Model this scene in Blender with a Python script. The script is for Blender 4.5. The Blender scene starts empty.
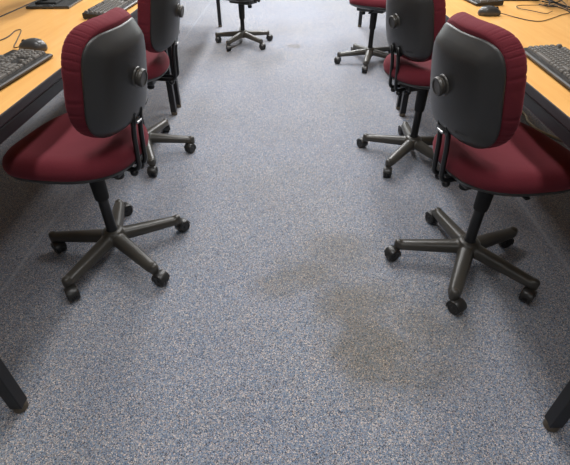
import bpy, bmesh, math, random
from mathutils import Vector, Matrix
random.seed(7)
PI = math.pi
sc = bpy.context.scene
col = sc.collection
R = math.radians

# ------------------------------------------------------------------ materials
def mat(name, color=(.5, .5, .5), rough=.5, metal=0.0, spec=.5, bump=None, sheen=0):
    m = bpy.data.materials.new(name); m.use_nodes = True
    nt = m.node_tree; b = nt.nodes['Principled BSDF']
    b.inputs['Base Color'].default_value = (*color, 1)
    b.inputs['Roughness'].default_value = rough
    b.inputs['Metallic'].default_value = metal
    b.inputs['Specular IOR Level'].default_value = spec
    if sheen:
        b.inputs['Sheen Weight'].default_value = sheen
        b.inputs['Sheen Roughness'].default_value = .5
    if bump:
        sc_, st, dist = bump
        tc = nt.nodes.new('ShaderNodeTexCoord')
        n = nt.nodes.new('ShaderNodeTexNoise'); n.inputs['Scale'].default_value = sc_
        n.inputs['Detail'].default_value = 3
        bp = nt.nodes.new('ShaderNodeBump'); bp.inputs['Strength'].default_value = st
        bp.inputs['Distance'].default_value = dist
        nt.links.new(tc.outputs['Object'], n.inputs['Vector'])
        nt.links.new(n.outputs['Fac'], bp.inputs['Height'])
        nt.links.new(bp.outputs['Normal'], b.inputs['Normal'])
    return m

def srgb(r, g, b):
    f = lambda c: (c / 255 / 12.92) if c <= 10 else ((c / 255 + .055) / 1.055) ** 2.4
    return (f(r), f(g), f(b))

class NT:
    """tiny helper for node graphs"""
    def __init__(s, m): s.nt = m.node_tree
    def n(s, t, **kw):
        nd = s.nt.nodes.new(t)
        for k, v in kw.items():
            if k.startswith('i_'): nd.inputs[k[2:].replace('_', ' ')].default_value = v
            else: setattr(nd, k, v)
        return nd
    def l(s, a, b): s.nt.links.new(a, b)
    def math(s, op, a, b=None, c=None):
        nd = s.nt.nodes.new('ShaderNodeMath'); nd.operation = op
        for i, x in enumerate((a, b, c)):
            if x is None: continue
            if isinstance(x, (int, float)): nd.inputs[i].default_value = x
            else: s.l(x, nd.inputs[i])
        return nd.outputs[0]
    def mix(s, fac, a, b, mode='MIX'):
        nd = s.nt.nodes.new('ShaderNodeMix'); nd.data_type = 'RGBA'; nd.blend_type = mode
        for i, x in ((0, fac), (6, a), (7, b)):
            if isinstance(x, (int, float)): nd.inputs[i].default_value = x
            elif isinstance(x, tuple): nd.inputs[i].default_value = (*x, 1)
            else: s.l(x, nd.inputs[i])
        return nd.outputs[2]

def carpet_material():
    m = mat('carpet', rough=.95, spec=.15, sheen=.25)
    g = NT(m); b = m.node_tree.nodes['Principled BSDF']
    tc = g.n('ShaderNodeTexCoord')
    P = tc.outputs['Object']
    vor = g.n('ShaderNodeTexVoronoi', feature='F1', i_Scale=380.0); g.l(P, vor.inputs['Vector'])
    sep = g.n('ShaderNodeSeparateColor'); g.l(vor.outputs['Color'], sep.inputs[0])
    ramp = g.n('ShaderNodeValToRGB'); g.l(sep.outputs[0], ramp.inputs[0])
    cr = ramp.color_ramp; cr.interpolation = 'CONSTANT'
    stops = [(0, (70, 74, 86)), (.13, (104, 121, 145)), (.34, (126, 142, 163)), (.50, (154, 157, 163)), (.70, (130, 126, 130)), (.84, (184, 170, 165)), (.94, (214, 202, 194))]
    cr.elements[0].position = 0; cr.elements[0].color = (*srgb(*stops[0][1]), 1)
    cr.elements[1].position = stops[1][0]; cr.elements[1].color = (*srgb(*stops[1][1]), 1)
    for p, c in stops[2:]:
        e = cr.elements.new(p); e.color = (*srgb(*c), 1)
    # slow tone drift of a worn carpet
    no = g.n('ShaderNodeTexNoise', i_Scale=1.6, i_Detail=4.0); g.l(P, no.inputs['Vector'])
    drift = g.math('MULTIPLY_ADD', no.outputs['Fac'], .30, .85)
    comb = g.n('ShaderNodeCombineColor')
    for i in range(3): g.l(drift, comb.inputs[i])
    c1 = g.mix(1.0, ramp.outputs[0], comb.outputs[0], 'MULTIPLY')
    # patches worn to beige
    no2 = g.n('ShaderNodeTexNoise', i_Scale=.9, i_Detail=3.0); g.l(P, no2.inputs['Vector'])
    mrw = g.n('ShaderNodeMapRange'); g.l(no2.outputs['Fac'], mrw.inputs[0])
    mrw.inputs[1].default_value = .42; mrw.inputs[2].default_value = .62; mrw.inputs[3].default_value = 0; mrw.inputs[4].default_value = .7
    c1 = g.mix(mrw.outputs[0], c1, g.mix(1.0, c1, (1.03, 1.0, .93), 'MULTIPLY'))
    # stains with ragged outlines
    wn = g.n('ShaderNodeTexNoise', i_Scale=7.0, i_Detail=5.0, i_Roughness=.65); g.l(P, wn.inputs['Vector'])
    sx = g.n('ShaderNodeSeparateXYZ'); g.l(P, sx.inputs[0])
    total = None
    for (x, y, rx, ry, k) in STAINS:
        dx = g.math('DIVIDE', g.math('SUBTRACT', sx.outputs[0], x), rx)
        dy = g.math('DIVIDE', g.math('SUBTRACT', sx.outputs[1], y), ry)
        d = g.math('SQRT', g.math('ADD', g.math('MULTIPLY', dx, dx), g.math('MULTIPLY', dy, dy)))
        d = g.math('ADD', d, g.math('MULTIPLY_ADD', wn.outputs['Fac'], 2.0, -1.0))
        mr = g.n('ShaderNodeMapRange', interpolation_type='SMOOTHSTEP')
        g.l(d, mr.inputs[0]); mr.inputs[1].default_value = 1.45; mr.inputs[2].default_value = .25
        mr.inputs[3].default_value = 0; mr.inputs[4].default_value = k
        total = mr.outputs[0] if total is None else g.math('MAXIMUM', total, mr.outputs[0])
    st = g.mix(1.0, c1, srgb(214, 204, 186), 'MULTIPLY')
    st = g.mix(.2, st, srgb(116, 110, 98))
    c2 = g.mix(total, c1, st)
    # seams between the carpet widths
    seam = None
    for x0 in (-1.137, 1.168):
        a = g.math('ABSOLUTE', g.math('SUBTRACT', sx.outputs[0], x0))
        mr = g.n('ShaderNodeMapRange'); g.l(a, mr.inputs[0])
        mr.inputs[1].default_value = .012; mr.inputs[2].default_value = .003
        mr.inputs[3].default_value = 0; mr.inputs[4].default_value = .42
        seam = mr.outputs[0] if seam is None else g.math('MAXIMUM', seam, mr.outputs[0])
    c3 = g.mix(seam, c2, srgb(168, 172, 186))
    g.l(c3, b.inputs['Base Color'])
    bp = g.n('ShaderNodeBump', i_Strength=.5, i_Distance=.003)
    g.l(vor.outputs['Distance'], bp.inputs['Height']); g.l(bp.outputs['Normal'], b.inputs['Normal'])
    return m

STAINS = [(.31, .93, .18, .21, .85), (.25, 1.15, .18, .15, .75), (.08, 1.30, .18, .11, .6),
          (.47, 1.04, .20, .14, .6), (.44, .86, .18, .10, .5), (.03, 4.60, .10, .08, .6), (-.04, 1.24, .12, .08, .5), (.22, 1.44, .18, .14, .45)]

def wood_material():
    m = mat('beech_laminate', rough=.38, spec=.4)
    g = NT(m); b = m.node_tree.nodes['Principled BSDF']
    tc = g.n('ShaderNodeTexCoord'); mp = g.n('ShaderNodeMapping'); g.l(tc.outputs['Object'], mp.inputs[0])
    mp.inputs['Scale'].default_value = (14, 1.2, 4)
    n = g.n('ShaderNodeTexNoise', i_Scale=2.0, i_Detail=6.0, i_Distortion=.6); g.l(mp.outputs[0], n.inputs['Vector'])
    mp2 = g.n('ShaderNodeMapping'); g.l(tc.outputs['Object'], mp2.inputs[0]); mp2.inputs['Scale'].default_value = (160, 9, 10)
    n2 = g.n('ShaderNodeTexNoise', i_Scale=2.0, i_Detail=2.0); g.l(mp2.outputs[0], n2.inputs['Vector'])
    ramp = g.n('ShaderNodeValToRGB'); g.l(n.outputs['Fac'], ramp.inputs[0])
    cr = ramp.color_ramp
    cr.elements[0].position = .3; cr.elements[0].color = (*srgb(234, 174, 98), 1)
    cr.elements[1].position = .7; cr.elements[1].color = (*srgb(244, 190, 114), 1)
    f = g.math('MULTIPLY', n2.outputs['Fac'], .25)
    c = g.mix(f, ramp.outputs[0], srgb(204, 144, 76))
    g.l(c, b.inputs['Base Color'])
    return m

M = {}
M['carpet'] = carpet_material()
M['wood'] = wood_material()
M['edge'] = mat('black_edge_trim', srgb(52, 48, 50), .45, bump=(300, .1, .001))
M['black_metal'] = mat('black_powder_coat', srgb(24, 24, 26), .4)
M['glide'] = mat('worn_brass_glide', srgb(104, 94, 80), .45, metal=.5)
M['rubber'] = mat('black_rubber', srgb(20, 20, 20), .7)
M['shell'] = mat('charcoal_plastic', srgb(50, 49, 48), .36, bump=(500, .12, .001))
M['base'] = mat('dusty_black_nylon', srgb(64, 61, 56), .34, bump=(380, .12, .001))
M['wheel'] = mat('black_nylon_wheel', srgb(40, 39, 38), .35)
M['tube'] = mat('black_enamel_tube', srgb(20, 20, 21), .3)
M['chrome'] = mat('bright_metal', (.5, .5, .5), .35, metal=1)
M['kb'] = mat('keyboard_plastic', srgb(36, 35, 34), .42)
M['key'] = mat('keycap_plastic', srgb(104, 100, 95), .38)
M['mouse'] = mat('mouse_plastic', srgb(66, 66, 66), .3)
M['gloss'] = mat('gloss_black_plastic', srgb(58, 58, 58), .2)
M['cable'] = mat('dark_cable', srgb(46, 36, 32), .5)
M['cream'] = mat('cream_cable', srgb(190, 180, 150), .5)
M['wall'] = mat('white_wall_paint', srgb(150, 150, 148), .8, bump=(80, .05, .001))
M['ceil'] = mat('ceiling_tile', srgb(170, 170, 168), .9)

def fabric():
    m = mat('maroon_weave', srgb(112, 30, 44), .85, spec=.2, sheen=.35)
    g = NT(m); b = m.node_tree.nodes['Principled BSDF']
    tc = g.n('ShaderNodeTexCoord')
    n = g.n('ShaderNodeTexNoise', i_Scale=420.0, i_Detail=2.0); g.l(tc.outputs['Object'], n.inputs['Vector'])
    n2 = g.n('ShaderNodeTexNoise', i_Scale=6.0, i_Detail=4.0); g.l(tc.outputs['Object'], n2.inputs['Vector'])
    c = g.mix(n.outputs['Fac'], srgb(72, 20, 28), srgb(112, 35, 46))
    c = g.mix(g.math('MULTIPLY', n2.outputs['Fac'], .25), c, srgb(122, 56, 64))
    g.l(c, b.inputs['Base Color'])
    b.inputs['Sheen Tint'].default_value = (*srgb(220, 130, 140), 1)
    bp = g.n('ShaderNodeBump', i_Strength=.35, i_Distance=.001)
    g.l(n.outputs['Fac'], bp.inputs['Height']); g.l(bp.outputs['Normal'], b.inputs['Normal'])
    return m
M['fabric'] = fabric()

# ------------------------------------------------------------------ helpers
def obj(name, bm, m, parent=None, smooth=True, loc=(0, 0, 0), rot=(0, 0, 0), label=None, autos=None):
    bmesh.ops.recalc_face_normals(bm, faces=bm.faces[:])
    me = bpy.data.meshes.new(name); bm.to_mesh(me); bm.free()
    me.materials.append(m)
    if smooth:
        me.shade_smooth()
        if autos is not None: me.set_sharp_from_angle(angle=R(autos))
    o = bpy.data.objects.new(name, me); col.objects.link(o)
    o.location = loc; o.rotation_euler = rot
    if parent: o.parent = parent
    if label: o['label'] = label
    return o

def thing(name, label, cat, loc=(0, 0, 0), rz=0, group=None):
    o = bpy.data.objects.new(name, None); col.objects.link(o)
    o.empty_display_size = .1
    o.location = loc; o.rotation_euler = (0, 0, rz)
    o['label'] = label; o['category'] = cat
    if group: o['group'] = group
    return o

def copy_tree(o, parent=None):
    c = o.copy(); col.objects.link(c)
    if parent: c.parent = parent
    for ch in list(o.children): copy_tree(ch, c)
    return c

def loft(bm, rings, cap0=True, cap1=True, closed=True):
    vs = [[bm.verts.new(p) for p in r] for r in rings]
    n = len(vs[0])
    for a, b in zip(vs, vs[1:]):
        for i in range(n if closed else n - 1):
            j = (i + 1) % n
            bm.faces.new((a[i], a[j], b[j], b[i]))
    if cap0: bm.faces.new(vs[0][::-1])
    if cap1: bm.faces.new(vs[-1])
    return vs

def lathe(bm, prof, seg=32, mtx=None):
    """prof list of (r,z), axis z"""
    rings = []
    for r, z in prof:
        ring = []
        for i in range(seg):
            a = 2 * PI * i / seg
            p = Vector((max(r, 1e-5) * math.cos(a), max(r, 1e-5) * math.sin(a), z))
            ring.append(mtx @ p if mtx else p)
        rings.append(ring)
    loft(bm, rings)

def box(bm, c, s, bev=0, mtx=None, segs=2):
    t = bmesh.new()
    bmesh.ops.create_cube(t, size=1)
    for v in t.verts: v.co = Vector((v.co.x * s[0], v.co.y * s[1], v.co.z * s[2]))
    if bev: bmesh.ops.bevel(t, geom=t.edges[:], offset=bev, segments=segs, profile=.5, affect='EDGES')
    for v in t.verts:
        v.co = v.co + Vector(c)
        if mtx: v.co = mtx @ v.co
    me = bpy.data.meshes.new('t'); t.to_mesh(me); t.free(); bm.from_mesh(me); bpy.data.meshes.remove(me)

def spline(pts, n=8):
    """Catmull-Rom"""
    P = [Vector(p) for p in pts]; P = [P[0] * 2 - P[1]] + P + [P[-1] * 2 - P[-2]]
    out = []
    for i in range(1, len(P) - 2):
        for k in range(n):
            t = k / n
            a, b, c, d = P[i - 1], P[i], P[i + 1], P[i + 2]
            out.append(.5 * ((2 * b) + (c - a) * t + (2 * a - 5 * b + 4 * c - d) * t * t + (3 * b - a - 3 * c + d) * t ** 3))
    out.append(P[-2]); return out

def tube(bm, pts, r, seg=12):
    pts = [Vector(p) for p in pts]
    rings = []; nrm = None
    for i, p in enumerate(pts):
        t = (pts[min(i + 1, len(pts) - 1)] - pts[max(i - 1, 0)]).normalized()
        if nrm is None:
            nrm = t.orthogonal().normalized()
        nrm = (nrm - t * nrm.dot(t)).normalized()
        bi = t.cross(nrm)
        rr = r(i / (len(pts) - 1)) if callable(r) else r
        rings.append([p + (nrm * math.cos(2 * PI * k / seg) + bi * math.sin(2 * PI * k / seg)) * rr for k in range(seg)])
    loft(bm, rings)

def fillet(pts, rad, n=8):
    """polyline with rounded corners"""
    P = [Vector(p) for p in pts]; out = [P[0]]
    for a, b, c in zip(P, P[1:], P[2:]):
        u = (a - b).normalized(); v = (c - b).normalized()
        for k in range(n + 1):
            t = k / n
            p0 = b + u * rad; p1 = b + v * rad
            out.append((1 - t) ** 2 * p0 + 2 * t * (1 - t) * b + t * t * p1)
    out.append(P[-1]); return out

def sup(phi, a, b, n):
    c, s = math.cos(phi), math.sin(phi)
    return (a * math.copysign(abs(c) ** (2 / n), c), b * math.copysign(abs(s) ** (2 / n), s))

# ------------------------------------------------------------------ setting
def structure(name, bm, m, smooth=False):
    o = obj(name, bm, m, smooth=smooth); o['kind'] = 'structure'; return o
X0, X1, Y0, Y1, ZC = -4.2, 4.2, -3.5, 9.5, 2.75
def plane(bm, p0, p1, p2, p3): bm.faces.new([bm.verts.new(p) for p in (p0, p1, p2, p3)])
b = bmesh.new(); box(b, ((X0 + X1) / 2, (Y0 + Y1) / 2, -.05), (X1 - X0 + .2, Y1 - Y0 + .2, .1)); structure('floor', b, M['carpet'])
b = bmesh.new(); box(b, ((X0 + X1) / 2, (Y0 + Y1) / 2, ZC + .05), (X1 - X0 + .2, Y1 - Y0 + .2, .1)); structure('ceiling', b, M['ceil'])
b = bmesh.new(); box(b, (X0 - .05, (Y0 + Y1) / 2, ZC / 2), (.1, Y1 - Y0, ZC)); structure('wall_left', b, M['wall'])
b = bmesh.new(); box(b, (X1 + .05, (Y0 + Y1) / 2, ZC / 2), (.1, Y1 - Y0, ZC)); structure('wall_right', b, M['wall'])
b = bmesh.new(); box(b, (0, Y0 - .05, ZC / 2), (X1 - X0, .1, ZC)); structure('wall_back', b, M['wall'])
b = bmesh.new(); box(b, (0, Y1 + .05, ZC / 2), (X1 - X0, .1, ZC)); structure('wall_front', b, M['wall'])

# ------------------------------------------------------------------ chair
def seat_mesh(a, bb, n, prof, nseg=96, wrinkle=None):
    pass

BZ = .800      # backrest centre height
BX = -.170     # backrest centre depth
TILT = R(9.5)
def back_pt(x, s, h):
    """x: depth behind(-)/front(+), s: lateral (y), h: up, in the backrest frame -> chair frame; wraps forward at its sides"""
    x = x + 1.3 * s * s + .25 * h * h
    c, q = math.cos(TILT), math.sin(TILT)
    return Vector((BX + x * c - h * q, s, BZ + h * c + x * q * 1.0))

def outline(phi, a, b, n=3.3):
    # slightly wider towards the bottom, squarish top corners
    s, h = sup(phi, a, b, n + (.5 if math.sin(phi) > 0 else -.5))
    s *= 1.0 + .05 * (-h / b)
    return s, h

def back_cushion():
    bm = bmesh.new(); N = 360
    prof = [(0.02, .026), (.3, .027), (.55, .025), (.72, .021), (.84, .014), (.92, .005), (.97, -.004), (1.0, -.014), (1.0, -.028), (.985, -.040), (.96, -.050), (.93, -.055), (.90, -.055), (.86, -.054), (.6, -.05), (.02, -.05)]
    pr = []
    for (r0, d0), (r1, d1) in zip(prof, prof[1:]):
        pr.append((r0, d0)); pr.append(((r0 + r1) / 2, (d0 + d1) / 2))
    pr.append(prof[-1])
    rnd = random.Random(5)
    creases = []
    a = 0
    while a < 2 * PI - .05:
        side = abs(math.cos(a))
        creases.append((a, rnd.uniform(.35, 1) * (.35 + .65 * side), rnd.uniform(.010, .018), rnd.uniform(.1, 1), rnd.uniform(-.09, .09)))
        a += rnd.uniform(.05, .20)
    rings = []
    for r, d in pr:
        ring = []
        for i in range(N):
            phi = 2 * PI * i / N
            s, h = outline(phi, .191, .184, 3.3)
            w = 0
            if r > .84 and -.062 < d < .020:
                u = min(1, max(0, (.020 - d) / .04)) * min(1, (d + .062) / .012)   # from the seam towards the front
                for (a0, k, wd, ext, sl) in creases:
                    dd = phi - a0 - sl * (1 - u)
                    if abs(dd) > .1: continue
                    w += k * math.exp(-(dd / wd) ** 2) * max(0, min(1, (u - (1 - ext) * .5) * 2))
            w = min(w, 1.3)
            rr = r * (1 - .014 * w)
            ring.append(back_pt(d, s * rr, h * rr))
        rings.append(ring)
    loft(bm, rings)
    return bm

def back_shell():
    bm = bmesh.new(); N = 128
    # outer face, then rim, then inner face
    prof = [(0.02, -.098), (.15, -.098), (.3, -.098), (.42, -.0975), (.50, -.097), (.56, -.0965), (.62, -.096), (.68, -.095), (.74, -.0935), (.80, -.091), (.86, -.085), (.93, -.074), (.975, -.066), (.995, -.062), (1.0, -.058), (.985, -.054), (.9, -.056), (.02, -.056)]
    rings = []
    for r, d in prof:
        ring = []
        for i in range(N):
            phi = 2 * PI * i / N
            s, h = outline(phi, .180, .165, 4.1)
            if h < 0: h += .020 * math.exp(-(s / .07) ** 2) * (-h / .164) ** 3 * r ** 3   # arch over the support rods
            # the top of the shell slopes forward in a broad band
            hh = h * r / .163
            dd = d
            if d < -.06:
                f = max(0, (hh - .72) / .28)
                dd = d + (-.060 - d) * min(1, f * .40)
            ring.append(back_pt(dd, s * r, h * r - .004))
        rings.append(ring)
    loft(bm, rings)
    return bm

def seat_cushion():
    bm = bmesh.new(); N = 128
    prof = [(.02, .058), (.25, .057), (.5, .058), (.7, .060), (.82, .058), (.91, .050), (.965, .038), (.995, .022), (1.0, .008), (.985, -.006), (.95, -.012), (.02, -.012)]
    rings = []
    for r, d in prof:
        ring = []
        for i in range(N):
            phi = 2 * PI * i / N
            x, y = sup(phi, .225, .235, 2.7)
            y *= 1 + .06 * x / .225
            x *= r; y *= r
            z = d + (-.10 * max(0, x - .10) ** 1.4 * 2) + .25 * y * y - .003
            ring.append(Vector((x + .02, y, .500 + z)))
        rings.append(ring)
    loft(bm, rings); return bm

def seat_pan():
    bm = bmesh.new(); N = 96
    prof = [(.02, -.016), (.9, -.010), (.975, -.004), (.985, -.010), (.96, -.020), (.8, -.034), (.5, -.040), (.02, -.040)]
    rings = []
    for r, d in prof:
        ring = []
        for i in range(N):
            phi = 2 * PI * i / N
            x, y = sup(phi, .225, .235, 2.7)
            y *= 1 + .06 * x / .225
            x *= r; y *= r
            z = d + (-.10 * max(0, x - .10) ** 1.4 * 2) + .25 * y * y - .003
            ring.append(Vector((x + .02, y, .500 + z)))
        rings.append(ring)
    loft(bm, rings)
    box(bm, (-.02, 0, .447), (.24, .13, .045), .01)
    return bm

def remeshed(bm, vox, it=6):
    me = bpy.data.meshes.new('tmp'); bm.to_mesh(me); bm.free()
    o = bpy.data.objects.new('tmp', me); col.objects.link(o)
    m = o.modifiers.new('r', 'REMESH'); m.mode = 'VOXEL'; m.voxel_size = vox
    s = o.modifiers.new('s', 'SMOOTH'); s.iterations = it; s.factor = .5
    dg = bpy.context.evaluated_depsgraph_get()
    me2 = bpy.data.meshes.new_from_object(o.evaluated_get(dg))
    bpy.data.objects.remove(o); bpy.data.meshes.remove(me)
    b2 = bmesh.new(); b2.from_mesh(me2); bpy.data.meshes.remove(me2)
    return b2

ARM = .275
def star_base():
    bm = bmesh.new()
    lathe(bm, [(.0, .062), (.040, .062), (.046, .075), (.045, .115), (.040, .127), (.030, .131), (0, .131)])
    for k in range(5):
        a = 2 * PI * k / 5
        mt = Matrix.Rotation(a, 4, 'Z')
        rings = []
        S = [0, .02, .05, .09, .14, .19, .235, .262, .276, .284, .289]
        for r in S:
            t = r / .289
            top = .126 - .036 * t - .0 * t * t
            bot = .072 - .018 * t
            hw = .033 - .009 * t
            e = 1.0
            if r > .262: e = math.sqrt(max(.04, 1 - ((r - .262) / .0275) ** 2))
            zc = (top + bot) / 2; hz = (top - bot) / 2
            ring = []
            for i in range(20):
                y, z = sup(2 * PI * i / 20, hw * e, hz * e, 2.6)
                y *= 1 - .18 * (z / hz if hz else 0)
                ring.append(mt @ Vector((r, y, zc + z)))
            rings.append(ring)
        loft(bm, rings)
        # raised socket cap over the castor stem
        lathe(bm, [(0, .05), (.017, .05), (.018, .082), (.015, .092), (.008, .096), (0, .097)], 20, mt @ Matrix.Translation((ARM, 0, 0)))
    return remeshed(bm, .0036, 5)

def caster_body():
    bm = bmesh.new()
    lathe(bm, [(0, .030), (.006, .030), (.006, .062), (0, .062)], 12)
    # hood: quarter fender in the xz plane, trail towards -x (local)
    rings = []
    for k in range(15):
        a = R(-25 + 190 * k / 14)
        c = Vector((-.024, 0, .028))
        d = Vector((math.cos(a), 0, math.sin(a)))
        ring = []
        for (r, y) in ((.0300, -.022), (.0322, -.018), (.033, 0), (.0322, .018), (.0300, .022), (.0285, .021), (.0288, 0), (.0285, -.021)):
            ring.append(c + d * r + Vector((0, y, 0)))
        rings.append(ring)
    loft(bm, rings)
    mt = Matrix.Translation((-.024, 0, .028)) @ Matrix.Rotation(PI / 2, 4, 'X')
    lathe(bm, [(0, -.0035), (.026, -.0035), (.026, .0035), (0, .0035)], 24, mt)
    lathe(bm, [(0, -.024), (.004, -.024), (.004, .024), (0, .024)], 12, mt)
    return bm

def wheel_mesh(side):
    bm = bmesh.new()
    mt = Matrix.Translation((-.024, side * .0135, .0275)) @ Matrix.Rotation(-side * PI / 2, 4, 'X')
    lathe(bm, [(0, -.008), (.024, -.008), (.0268, -.0055), (.0275, 0), (.0268, .0055), (.024, .008), (.019, .008), (.018, .006), (.008, .006), (.0075, .0085), (0, .009)], 28, mt)
    return bm

def column():
    bm = bmesh.new()
    lathe(bm, [(0, .285), (.026, .285), (.0275, .292), (.031, .43), (.031, .46), (0, .46)], 32)
    return bm
def gas_tube():
    bm = bmesh.new()
    lathe(bm, [(0, .10), (.0225, .10), (.0235, .136), (.0205, .140), (.0205, .34), (0, .34)], 28)
    return bm

def rods(side):
    bm = bmesh.new()
    y = side * .026
    q = lambda x, h: back_pt(x, y, h)
    top = q(-.086, -.10)
    bm2 = fillet([(-.08, y, .472), (-.212, y, .468), tuple(q(-.090, -.180)), tuple(top)], .030, 8)
    tube(bm, bm2, .0088, 14)
    # black foot where the rod turns under the seat
    lathe(bm, [(0, -.012), (.010, -.010), (.014, -.004), (.015, .002), (.013, .010), (0, .012)], 20, Matrix.Translation((-.188, y, .456)))
    return bm

def clamp():
    bm = bmesh.new()
    c = back_pt(-.090, 0, -.136)
    mt = Matrix.Translation(c) @ Matrix.Rotation(-TILT, 4, 'Y')
    box(bm, (0, 0, 0), (.012, .072, .020), .004, mt)
    return bm
def clamp_bolt():
    bm = bmesh.new()
    c = back_pt(-.100, 0, -.138)
    mt = Matrix.Translation(c) @ Matrix.Rotation(-TILT, 4, 'Y')
    box(bm, (0, 0, 0), (.006, .034, .008), .002, mt)
    return bm

def knob():
    bm = bmesh.new()
    c = back_pt(-.096, 0, 0.015)
    mt = Matrix.Translation(c) @ Matrix.Rotation(-PI / 2 - TILT, 4, 'Y')
    lathe(bm, [(0, 0), (.034, 0), (.031, .005), (.024, .007), (.023, .010), (.0275, .011), (.029, .014), (.029, .021), (.0265, .0245), (.022, .025), (.0215, .0225), (0, .022)], 32, mt)
    return bm

def lever():
    bm = bmesh.new()
    tube(bm, fillet([(.02, -.03, .448), (.02, -.10, .444), (.02, -.15, .442)], .02), .005, 10)
    box(bm, (.02, -.150, .441), (.018, .05, .011), .004)
    return bm

def lock_knob():
    bm = bmesh.new()
    lathe(bm, [(0, .390), (.016, .391), (.02, .397), (.02, .411), (.015, .416), (.006, .417), (.006, .43), (0, .43)], 24, Matrix.Translation((-.10, 0, 0)))
    return bm

def make_chair():
    t = thing('office_chair', '', 'chair')
    base = obj('star_base', star_base(), M['base'], t)
    for k in range(5):
        a = 2 * PI * k / 5
        c = obj('caster', caster_body(), M['wheel'], t, autos=40)
        c['k'] = k
        for s in (-1, 1): obj('wheel', wheel_mesh(s), M['wheel'], c, autos=45)
    obj('gas_cylinder', gas_tube(), M['tube'], t, autos=40)
    obj('column_sleeve', column(), M['rubber'], t, autos=40)
    seat = obj('seat_cushion', seat_cushion(), M['fabric'], t)
    pan = obj('seat_pan', seat_pan(), M['shell'], t, autos=40)
    obj('height_lever', lever(), M['tube'], pan)
    obj('tension_knob', lock_knob(), M['rubber'], pan, autos=40)
    bc = obj('backrest_cushion', back_cushion(), M['fabric'], t)
    bs = obj('backrest_shell', back_shell(), M['shell'], t)
    obj('adjustment_knob', knob(), M['base'], bs, autos=40)
    cl = obj('rod_clamp', clamp(), M['tube'], bs, autos=40)
    mb = bmesh.new()
    for k, (w_, h_) in enumerate(((.004, .006), (.003, .004), (.004, .004), (.003, .006), (.004, .004), (.003, .004), (.004, .004))):
        c = back_pt(-.0985, -.075 - k * .0065, -.108)
        box(mb, (0, 0, 0), (.0024, w_, h_), .0008, Matrix.Translation(c) @ Matrix.Rotation(-TILT, 4, 'Y') @ Matrix.Rotation(.22, 4, 'Z'))
    obj('moulded_mark', mb, M['shell'], bs, smooth=False)
    obj('clamp_bolt', clamp_bolt(), M['chrome'], bs, smooth=False)
    obj('support_rod', rods(-1), M['tube'], t)
    obj('support_rod', rods(1), M['tube'], t)
    return t

def pose_chair(t, x, y, face, base_rot, swivels, label, dz=0.0, bdx=0.0, bdz=0.0):
    """face: direction the sitter looks; base_rot: first arm direction; both in degrees, world"""
    t.location = (x, y, 0); t.rotation_euler = (0, 0, R(face))
    t['label'] = label; t['group'] = 'maroon office chairs along the aisle'
    rel = R(base_rot - face)
    i = 0
    for ch in t.children:
        n = ch.name.split('.')[0]
        if n == 'star_base': ch.rotation_euler = (0, 0, rel)
        elif n == 'caster':
            a = rel + 2 * PI * i / 5
            ch.location = (ARM * math.cos(a), ARM * math.sin(a), 0)
            ch.rotation_euler = (0, 0, R(swivels[i] - face) + PI)   # trail points to the swivel direction (world)
            if 'k' in ch: del ch['k']
            i += 1
        elif n in ('gas_cylinder',): pass
        elif dz: ch.location.z += dz
        if n in ('backrest_cushion', 'backrest_shell', 'support_rod'):
            ch.location.x += bdx * (.5 if n == 'support_rod' and bdx > 0 else 1); ch.location.z += bdz

CHAIRS = [
  (-.745, 1.425, 171, 32, [48, 47, -40, -51, -25], 'maroon office chair at the near left desk, its five-armed base fully in view', 0, .01, -.020),
  (.730, 1.375, 13, 28, [-166, 114, -152, -56, -136], 'maroon office chair at the near right desk, its black backrest wholly in view', 0, -.01, -.016),
  (.708, 2.315, 22, 15, [-40, 99, 130, -100, -40], 'maroon office chair second in the right row, showing its round knob', 0, .032, -.04),
  (-.865, 2.344, 178, 5, [-119, 121, 200, 200, -87], 'maroon office chair second in the left row, mostly hidden behind the near left backrest', 0, -.04, -.02),
  (-.492, 4.683, 150, 27, [-36, 90, -53, -75, -56], 'farthest office chair on the left, only its base, column and seat underside in view', -.05, 0, 0),
  (.703, 4.090, -30, 40, [0, 100, -122, -107, -20], 'farthest office chair on the right, only its base, column and maroon seat edge in view', 0, 0, .02),
]
proto = make_chair()
trees = [proto] + [copy_tree(proto) for _ in CHAIRS[1:]]
for t, c in zip(trees, CHAIRS): pose_chair(t, *c)

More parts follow.
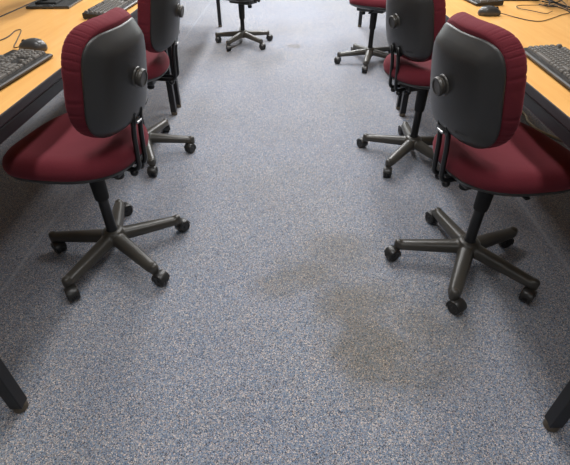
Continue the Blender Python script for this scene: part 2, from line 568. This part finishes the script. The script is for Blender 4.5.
# ------------------------------------------------------------------ desks
TH_ = .030; TOP = .76
def desk(x_in, x_out, y0, y1, label, legs_y, group='desks along the aisle'):
    """x_in: the edge on the aisle side"""
    sgn = -1 if x_out < x_in else 1
    cx, w = (x_in + x_out) / 2, abs(x_out - x_in)
    cy, L = (y0 + y1) / 2, y1 - y0
    t = thing('computer_desk', label, 'desk', (cx, cy, 0), 0, group)
    e = .004
    b = bmesh.new(); box(b, (0, 0, TOP - TH_ / 2 + .0004), (w - 2 * e, L - 2 * e, TH_ - .001), .0006, segs=1)
    obj('desktop', b, M['wood'], t, smooth=False)
    # rounded black edge band around the top
    b = bmesh.new()
    hw, hl = w / 2, L / 2
    prof = [(-.004, 0), (-.001, -.0008), (.0, -.004), (.0, -TH_ + .006), (-.003, -TH_ + .001), (-.008, -TH_)]
    rings = []
    for (o_, z) in prof:
        rings.append([Vector((sx * (hw + o_), sy * (hl + o_), TOP + z)) for sx, sy in ((-1, -1), (1, -1), (1, 1), (-1, 1))])
    loft(b, rings, False, False)
    obj('edge_band', b, M['edge'], t, smooth=False)
    # steel under-frame
    b = bmesh.new()
    ins = .002; ah = .036
    z = TOP - TH_ - ah / 2
    for s in (-1, 1):
        box(b, (s * (hw - ins - .012), 0, z), (.024, L - 2 * ins, ah), .004)
        box(b, (0, s * (hl - ins - .012), z), (w - 2 * ins, .024, ah), .004)
    obj('frame_rail', b, M['black_metal'], t, smooth=False)
    lw = .038
    for ly in legs_y:
        for s in (-1, 1):
            lg = bmesh.new(); lx = s * (hw - ins - lw / 2)
            box(lg, (lx, ly - cy, (TOP - TH_ + .022) / 2), (lw, lw, TOP - TH_ - .022), .003)
            lo = obj('leg', lg, M['black_metal'], t, smooth=False)
            fg = bmesh.new()
            lathe(fg, [(0, .001), (.018, .001), (.021, .004), (.0215, .014), (.0205, .019), (.0205, .026), (0, .026)], 28, Matrix.Translation((lx, ly - cy, 0)))
            obj('foot_glide', fg, M['glide'], lo, autos=40, label='worn brass coloured foot glide')
    return t
XL, XR = -.797, .755
YA, YM, YE = .66, 2.965, 5.43
desk(XL, -1.410, YA, YM - .002, 'beech desk with black edge on the near left, holding the two keyboards', (.70, 2.90), )
desk(XR, 1.420, YA - .03, YM - .002, 'beech desk with black edge on the near right, holding keyboard, mouse and loose cables', (.665, 2.90))
desk(XL, -1.410, YM + .002, YE, 'farther left desk seen only by its black legs behind the second chair', (3.035, 5.355))
desk(XR, 1.420, YM + .002, YE, 'farther right desk seen only by its black legs beyond the second chair', (3.02, 5.38))
desk(-1.418, -2.04, YA, YM - .002, 'beech desk beyond the dark joint behind the near left desk', (.70, 2.90), 'desks backing onto the aisle desks')
desk(1.428, 2.05, YA - .03, YM - .002, 'beech desk beyond the dark joint behind the near right desk', (.665, 2.90), 'desks backing onto the aisle desks')

# ------------------------------------------------------------------ keyboards
KU = .019
def keyboard(label):
    """x local: towards the sitter is -x ... long axis y; origin at centre; typed from +x side facing -x"""
    t = thing('keyboard', label, 'keyboard', group='black keyboards on the desks')
    W, D = .445, .150
    b = bmesh.new()
    # wedge body, long axis = local X, front (sitter) = -Y
    sec = [(-D / 2, .004), (-D / 2 + .004, .0), (D / 2 - .003, .0), (D / 2, .004), (D / 2, .020), (D / 2 - .005, .024), (-D / 2 + .006, .012), (-D / 2, .009)]
    rings = [[Vector((sx, y * f, .003 + z * g)) for y, z in sec] for sx, f, g in ((-W / 2, .97, .9), (-W / 2 + .004, 1, 1), (W / 2 - .004, 1, 1), (W / 2, .97, .9))]
    loft(b, rings)
    obj('body', b, M['kb'], t, smooth=False)
    kz = lambda y: .0165 + (y + D / 2) / D * .0125
    x0 = -W / 2 + .010 + KU / 2
    rows = []
    yF = D / 2 - .017
    def row(y, specs, xs=0.0):
        x = xs
        for s in specs:
            if s < 0: x += -s; continue
            rows.append((x0 + (x + s / 2 - .5) * KU, y, s, 1)); x += s
    row(yF, [1, -1, 1, 1, 1, 1, -.5, 1, 1, 1, 1, -.5, 1, 1, 1, 1, -.4, 1, 1, 1])
    y = yF - .025
    row(y, [1] * 13 + [2, -.4, 1, 1, 1, -.4, 1, 1, 1, 1])
    row(y - KU, [1.5] + [1] * 12 + [1.5, -.4, 1, 1, 1, -.4, 1, 1, 1])
    row(y - 2 * KU, [1.75] + [1] * 11 + [2.25, -3.8, 1, 1, 1])
    row(y - 3 * KU, [2.25] + [1] * 10 + [2.75, -1.4, 1, -1.4, 1, 1, 1])
    row(y - 4 * KU, [1.25, 1.25, 1.25, 6.25, 1.25, 1.25, 1.25, 1.25, -.4, 1, 1, 1, -.4, 2, 1])
    xn = 15 + .4 + 3 + .4 + 3
    rows.append((x0 + (xn + .5 - .5) * KU, y - 1.5 * KU, 1, 2)); rows.append((x0 + (xn + .5 - .5) * KU, y - 3.5 * KU, 1, 2))
    cache = {}
    for (x, yy, w, h) in rows:
        if (w, h) not in cache:
            kb = bmesh.new()
            a, c = w * KU / 2 - .0015, h * KU / 2 - .0015
            rg = []
            for f, z in ((0, -.004), (0, .0), (.0022, .0055), (.003, .0062)):
                rg.append([Vector((sx * (a - f), sy * (c - f), z)) for sx, sy in ((-1, -1), (1, -1), (1, 1), (-1, 1))])
            loft(kb, rg)
            o = obj('key', kb, M['key'], t, smooth=False); cache[(w, h)] = o
        else:
            o = cache[(w, h)].copy(); col.objects.link(o); o.parent = t
        o.location = (x, yy, kz(yy)); o.rotation_euler = (R(4.5), 0, 0)
    return t
k1 = keyboard('black keyboard on the near left desk, closest to the left picture edge')
spots = [(-.978, 1.450, 90 - 3, None),
         (-.928, 2.505, 90 - 2, 'black keyboard on the near left desk between the monitor stand and the second chair'),
         (.950, 1.545, -90 - 2, 'black keyboard on the near right desk at the right picture edge'),
         (1.04, 2.835, -84, 'black keyboard cut off by the top edge on the right desk, beside a mouse')]
for i, (x, y, a, lb) in enumerate(spots):
    o = k1 if i == 0 else copy_tree(k1)
    o.location = (x * .98, y * .98, TOP + .0005); o.rotation_euler = (0, 0, R(a))
    if lb: o['label'] = lb

# ------------------------------------------------------------------ mice
def mouse_body():
    bm = bmesh.new(); rings = []
    n = 24
    for r, zf in ((.90, 0), (.97, .1), (1.0, .25), (.98, .45), (.92, .65), (.80, .82), (.62, .93), (.4, .985), (.15, 1.0), (.01, 1.0)):
        ring = []
        for i in range(n):
            ph = 2 * PI * i / n
            x, y = sup(ph, .056, .031, 2.3)
            y *= 1 - .10 * math.cos(ph)
            xx = x * r; hgt = .041 * (1 - .35 * ((xx - (-.012)) / .06) ** 2)
            ring.append(Vector((xx, y * r, .001 + hgt * zf)))
        rings.append(ring)
    loft(bm, rings); return bm
def mouse_wheel():
    bm = bmesh.new()
    lathe(bm, [(0, -.003), (.009, -.003), (.010, 0), (.009, .003), (0, .003)], 20, Matrix.Translation((.030, 0, .028)) @ Matrix.Rotation(PI / 2, 4, 'X'))
    return bm
def mouse(label, x, y, rz, cable_world):
    x *= .98; y *= .98
    t = thing('computer_mouse', label, 'mouse', (x, y, TOP + .0005), R(rz), 'computer mice on the desks')
    obj('body', mouse_body(), M['mouse'], t)
    obj('scroll_wheel', mouse_wheel(), M['rubber'], t)
    inv = (Matrix.Translation((x, y, TOP + .0005)) @ Matrix.Rotation(R(rz), 4, 'Z')).inverted()
    b = bmesh.new()
    tube(b, spline([Vector((.052, 0, .010))] + [inv @ Vector((p[0] * .98, p[1] * .98, p[2] if len(p) > 2 else TOP + .003)) for p in cable_world], 8), .0019, 8)
    obj('mouse_cable', b, M['cable'], t)
    return t
mouse('dark grey mouse tucked behind the near left keyboard', -1.012, 1.770, 172, [(-1.105, 1.800), (-1.15, 1.92), (-1.205, 2.06), (-1.225, 2.05), (-1.208, 1.955), (-1.22, 1.88), (-1.30, 1.80), (-1.40, 1.76)])
mouse('black mouse alone in the middle of the right desk',       .985, 2.395, 0, [(1.09, 2.35), (1.137, 2.275), (1.185, 2.262), (1.25, 2.31), (1.351, 2.400), (1.413, 2.449), (1.42, 2.55), (1.38, 2.66)])

# ------------------------------------------------------------------ monitors (only the foot of each enters the frame)
def monitor(label, x, y, rz):
    t = thing('computer_monitor', label, 'monitor', (x, y, TOP), R(rz), 'monitors at the back of the desks')
    x *= .98; y *= .98; t.location = (x, y, TOP)
    b = bmesh.new(); box(b, (0, 0, .007), (.22, .27, .012), .003); obj('stand_base', b, M['gloss'], t, smooth=False)
    b = bmesh.new(); box(b, (-.03, 0, .016), (.11, .15, .010), .004); obj('swivel_plate', b, M['rubber'], t, smooth=False)
    b = bmesh.new(); box(b, (-.05, 0, .13), (.035, .07, .22), .008); obj('stand_neck', b, M['gloss'], t, smooth=False)
    b = bmesh.new(); box(b, (-.01, 0, .335), (.045, .50, .31), .008); obj('bezel', b, M['rubber'], t, smooth=False)
    b = bmesh.new(); box(b, (.0135, 0, .34), (.002, .47, .265)); obj('screen', b, M['gloss'], t, smooth=False)
    return t
monitor('gloss black monitor stand at the back of the left desk, screen above the frame', -1.29, 2.64, 3)
monitor('gloss black monitor stand at the back of the right desk, screen above the frame', 1.28, 2.885, 180)

# ------------------------------------------------------------------ loose cables on the right desk
def cable(label, pts, r=.0018, m='cable', group='loose cables on the right desk', layer=0):
    b = bmesh.new(); P = []
    for p in spline([(q[0] * .98, q[1] * .98, 0) for q in pts], 8):
        d = math.hypot(p.x - 1.37, p.y - 2.52)
        f = max(0, min(1, (.30 - d) / .14)); f = f * f * (3 - 2 * f)
        P.append((p.x, p.y, TOP + r + .0008 + layer * .0062 * f))
    tube(b, P, r, 8)
    o = obj('cable', b, M[m]); o['label'] = label; o['category'] = 'cable'; o['group'] = group
    return o
cable('thin brown cable looping out towards the mouse, left end of the tangle', [(1.43, 2.64), (1.40, 2.60), (1.33, 2.595), (1.27, 2.59), (1.20, 2.58), (1.185, 2.52), (1.22, 2.469), (1.266, 2.403), (1.30, 2.425), (1.322, 2.448)], .0019, layer=1)
cable('thicker black cable running through the tangle to the picture edge', [(1.425, 2.74), (1.41, 2.60), (1.425, 2.50), (1.46, 2.43), (1.55, 2.40)], .0036, 'rubber', layer=2.2)
cable('black cable entering the tangle from the top right corner', [(1.60, 2.82), (1.56, 2.78), (1.49, 2.68), (1.41, 2.585), (1.35, 2.56), (1.33, 2.60)], .0028, 'rubber', layer=3.6)
cable('dark cable dropping in a short loop below the tangle', [(1.345, 2.60), (1.345, 2.55), (1.31, 2.47), (1.33, 2.43), (1.29, 2.435), (1.26, 2.48)], .0024, 'rubber', layer=4.8)
cable('thin grey cable lying across the tangle to the long mouse cable', [(1.30, 2.63), (1.36, 2.60), (1.40, 2.55), (1.385, 2.47), (1.365, 2.41), (1.35, 2.37)], .0018, layer=5.8)
b = bmesh.new()
tube(b, spline([(1.68, 3.20, .009), (1.64, 3.02, .009), (1.632, 2.90, .009), (1.61, 2.80, .009), (1.62, 2.66, .009), (1.72, 2.50, .009)], 8), .0075, 10)
o = obj('cable', b, M['cream']); o['label'] = 'cream cable on the carpet under the right desks, glimpsed beside the near seat'; o['category'] = 'cable'

# ------------------------------------------------------------------ lights
def area(name, loc, size, power, rot=(0, 0, 0), colr=(1, 1, 1)):
    l = bpy.data.lights.new(name, 'AREA'); l.shape = 'RECTANGLE'; l.size, l.size_y = size; l.energy = power; l.color = colr
    o = bpy.data.objects.new(name, l); col.objects.link(o); o.location = loc; o.rotation_euler = rot
    return o
for y, p in ((-1.4, 14), (1.0, 30), (3.4, 55), (5.8, 100), (8.0, 100)):
    for sx in (-.6, .6): area('ceiling_lamp', (sx, y, ZC - .03), (.3, 1.2), p)
area('far_fill_light', (0, Y1 - .05, 1.6), (5, 1.4), 170, (R(90), 0, 0), (.92, .98, 1))  # unseen fill light added to brighten the far carpet; the wall has no window

w = bpy.data.worlds.new('World'); sc.world = w; w.use_nodes = True
w.node_tree.nodes['Background'].inputs[0].default_value = (.8, .85, .9, 1)
w.node_tree.nodes['Background'].inputs[1].default_value = .3

# ------------------------------------------------------------------ camera
cd = bpy.data.cameras.new('Camera'); cam = bpy.data.objects.new('Camera', cd); col.objects.link(cam)
cd.sensor_width = 36; cd.lens = 435 / 570 * 36; cd.clip_start = .02
cam.location = (0, 0, 1.25)
cam.rotation_euler = (R(90 - 38.4), 0, .0144)
sc.camera = cam
sc.view_settings.view_transform = 'Standard'; sc.view_settings.look = 'None'
sc.view_settings.gamma = 1; sc.view_settings.exposure = -0.55; sc.view_settings.use_curve_mapping = False
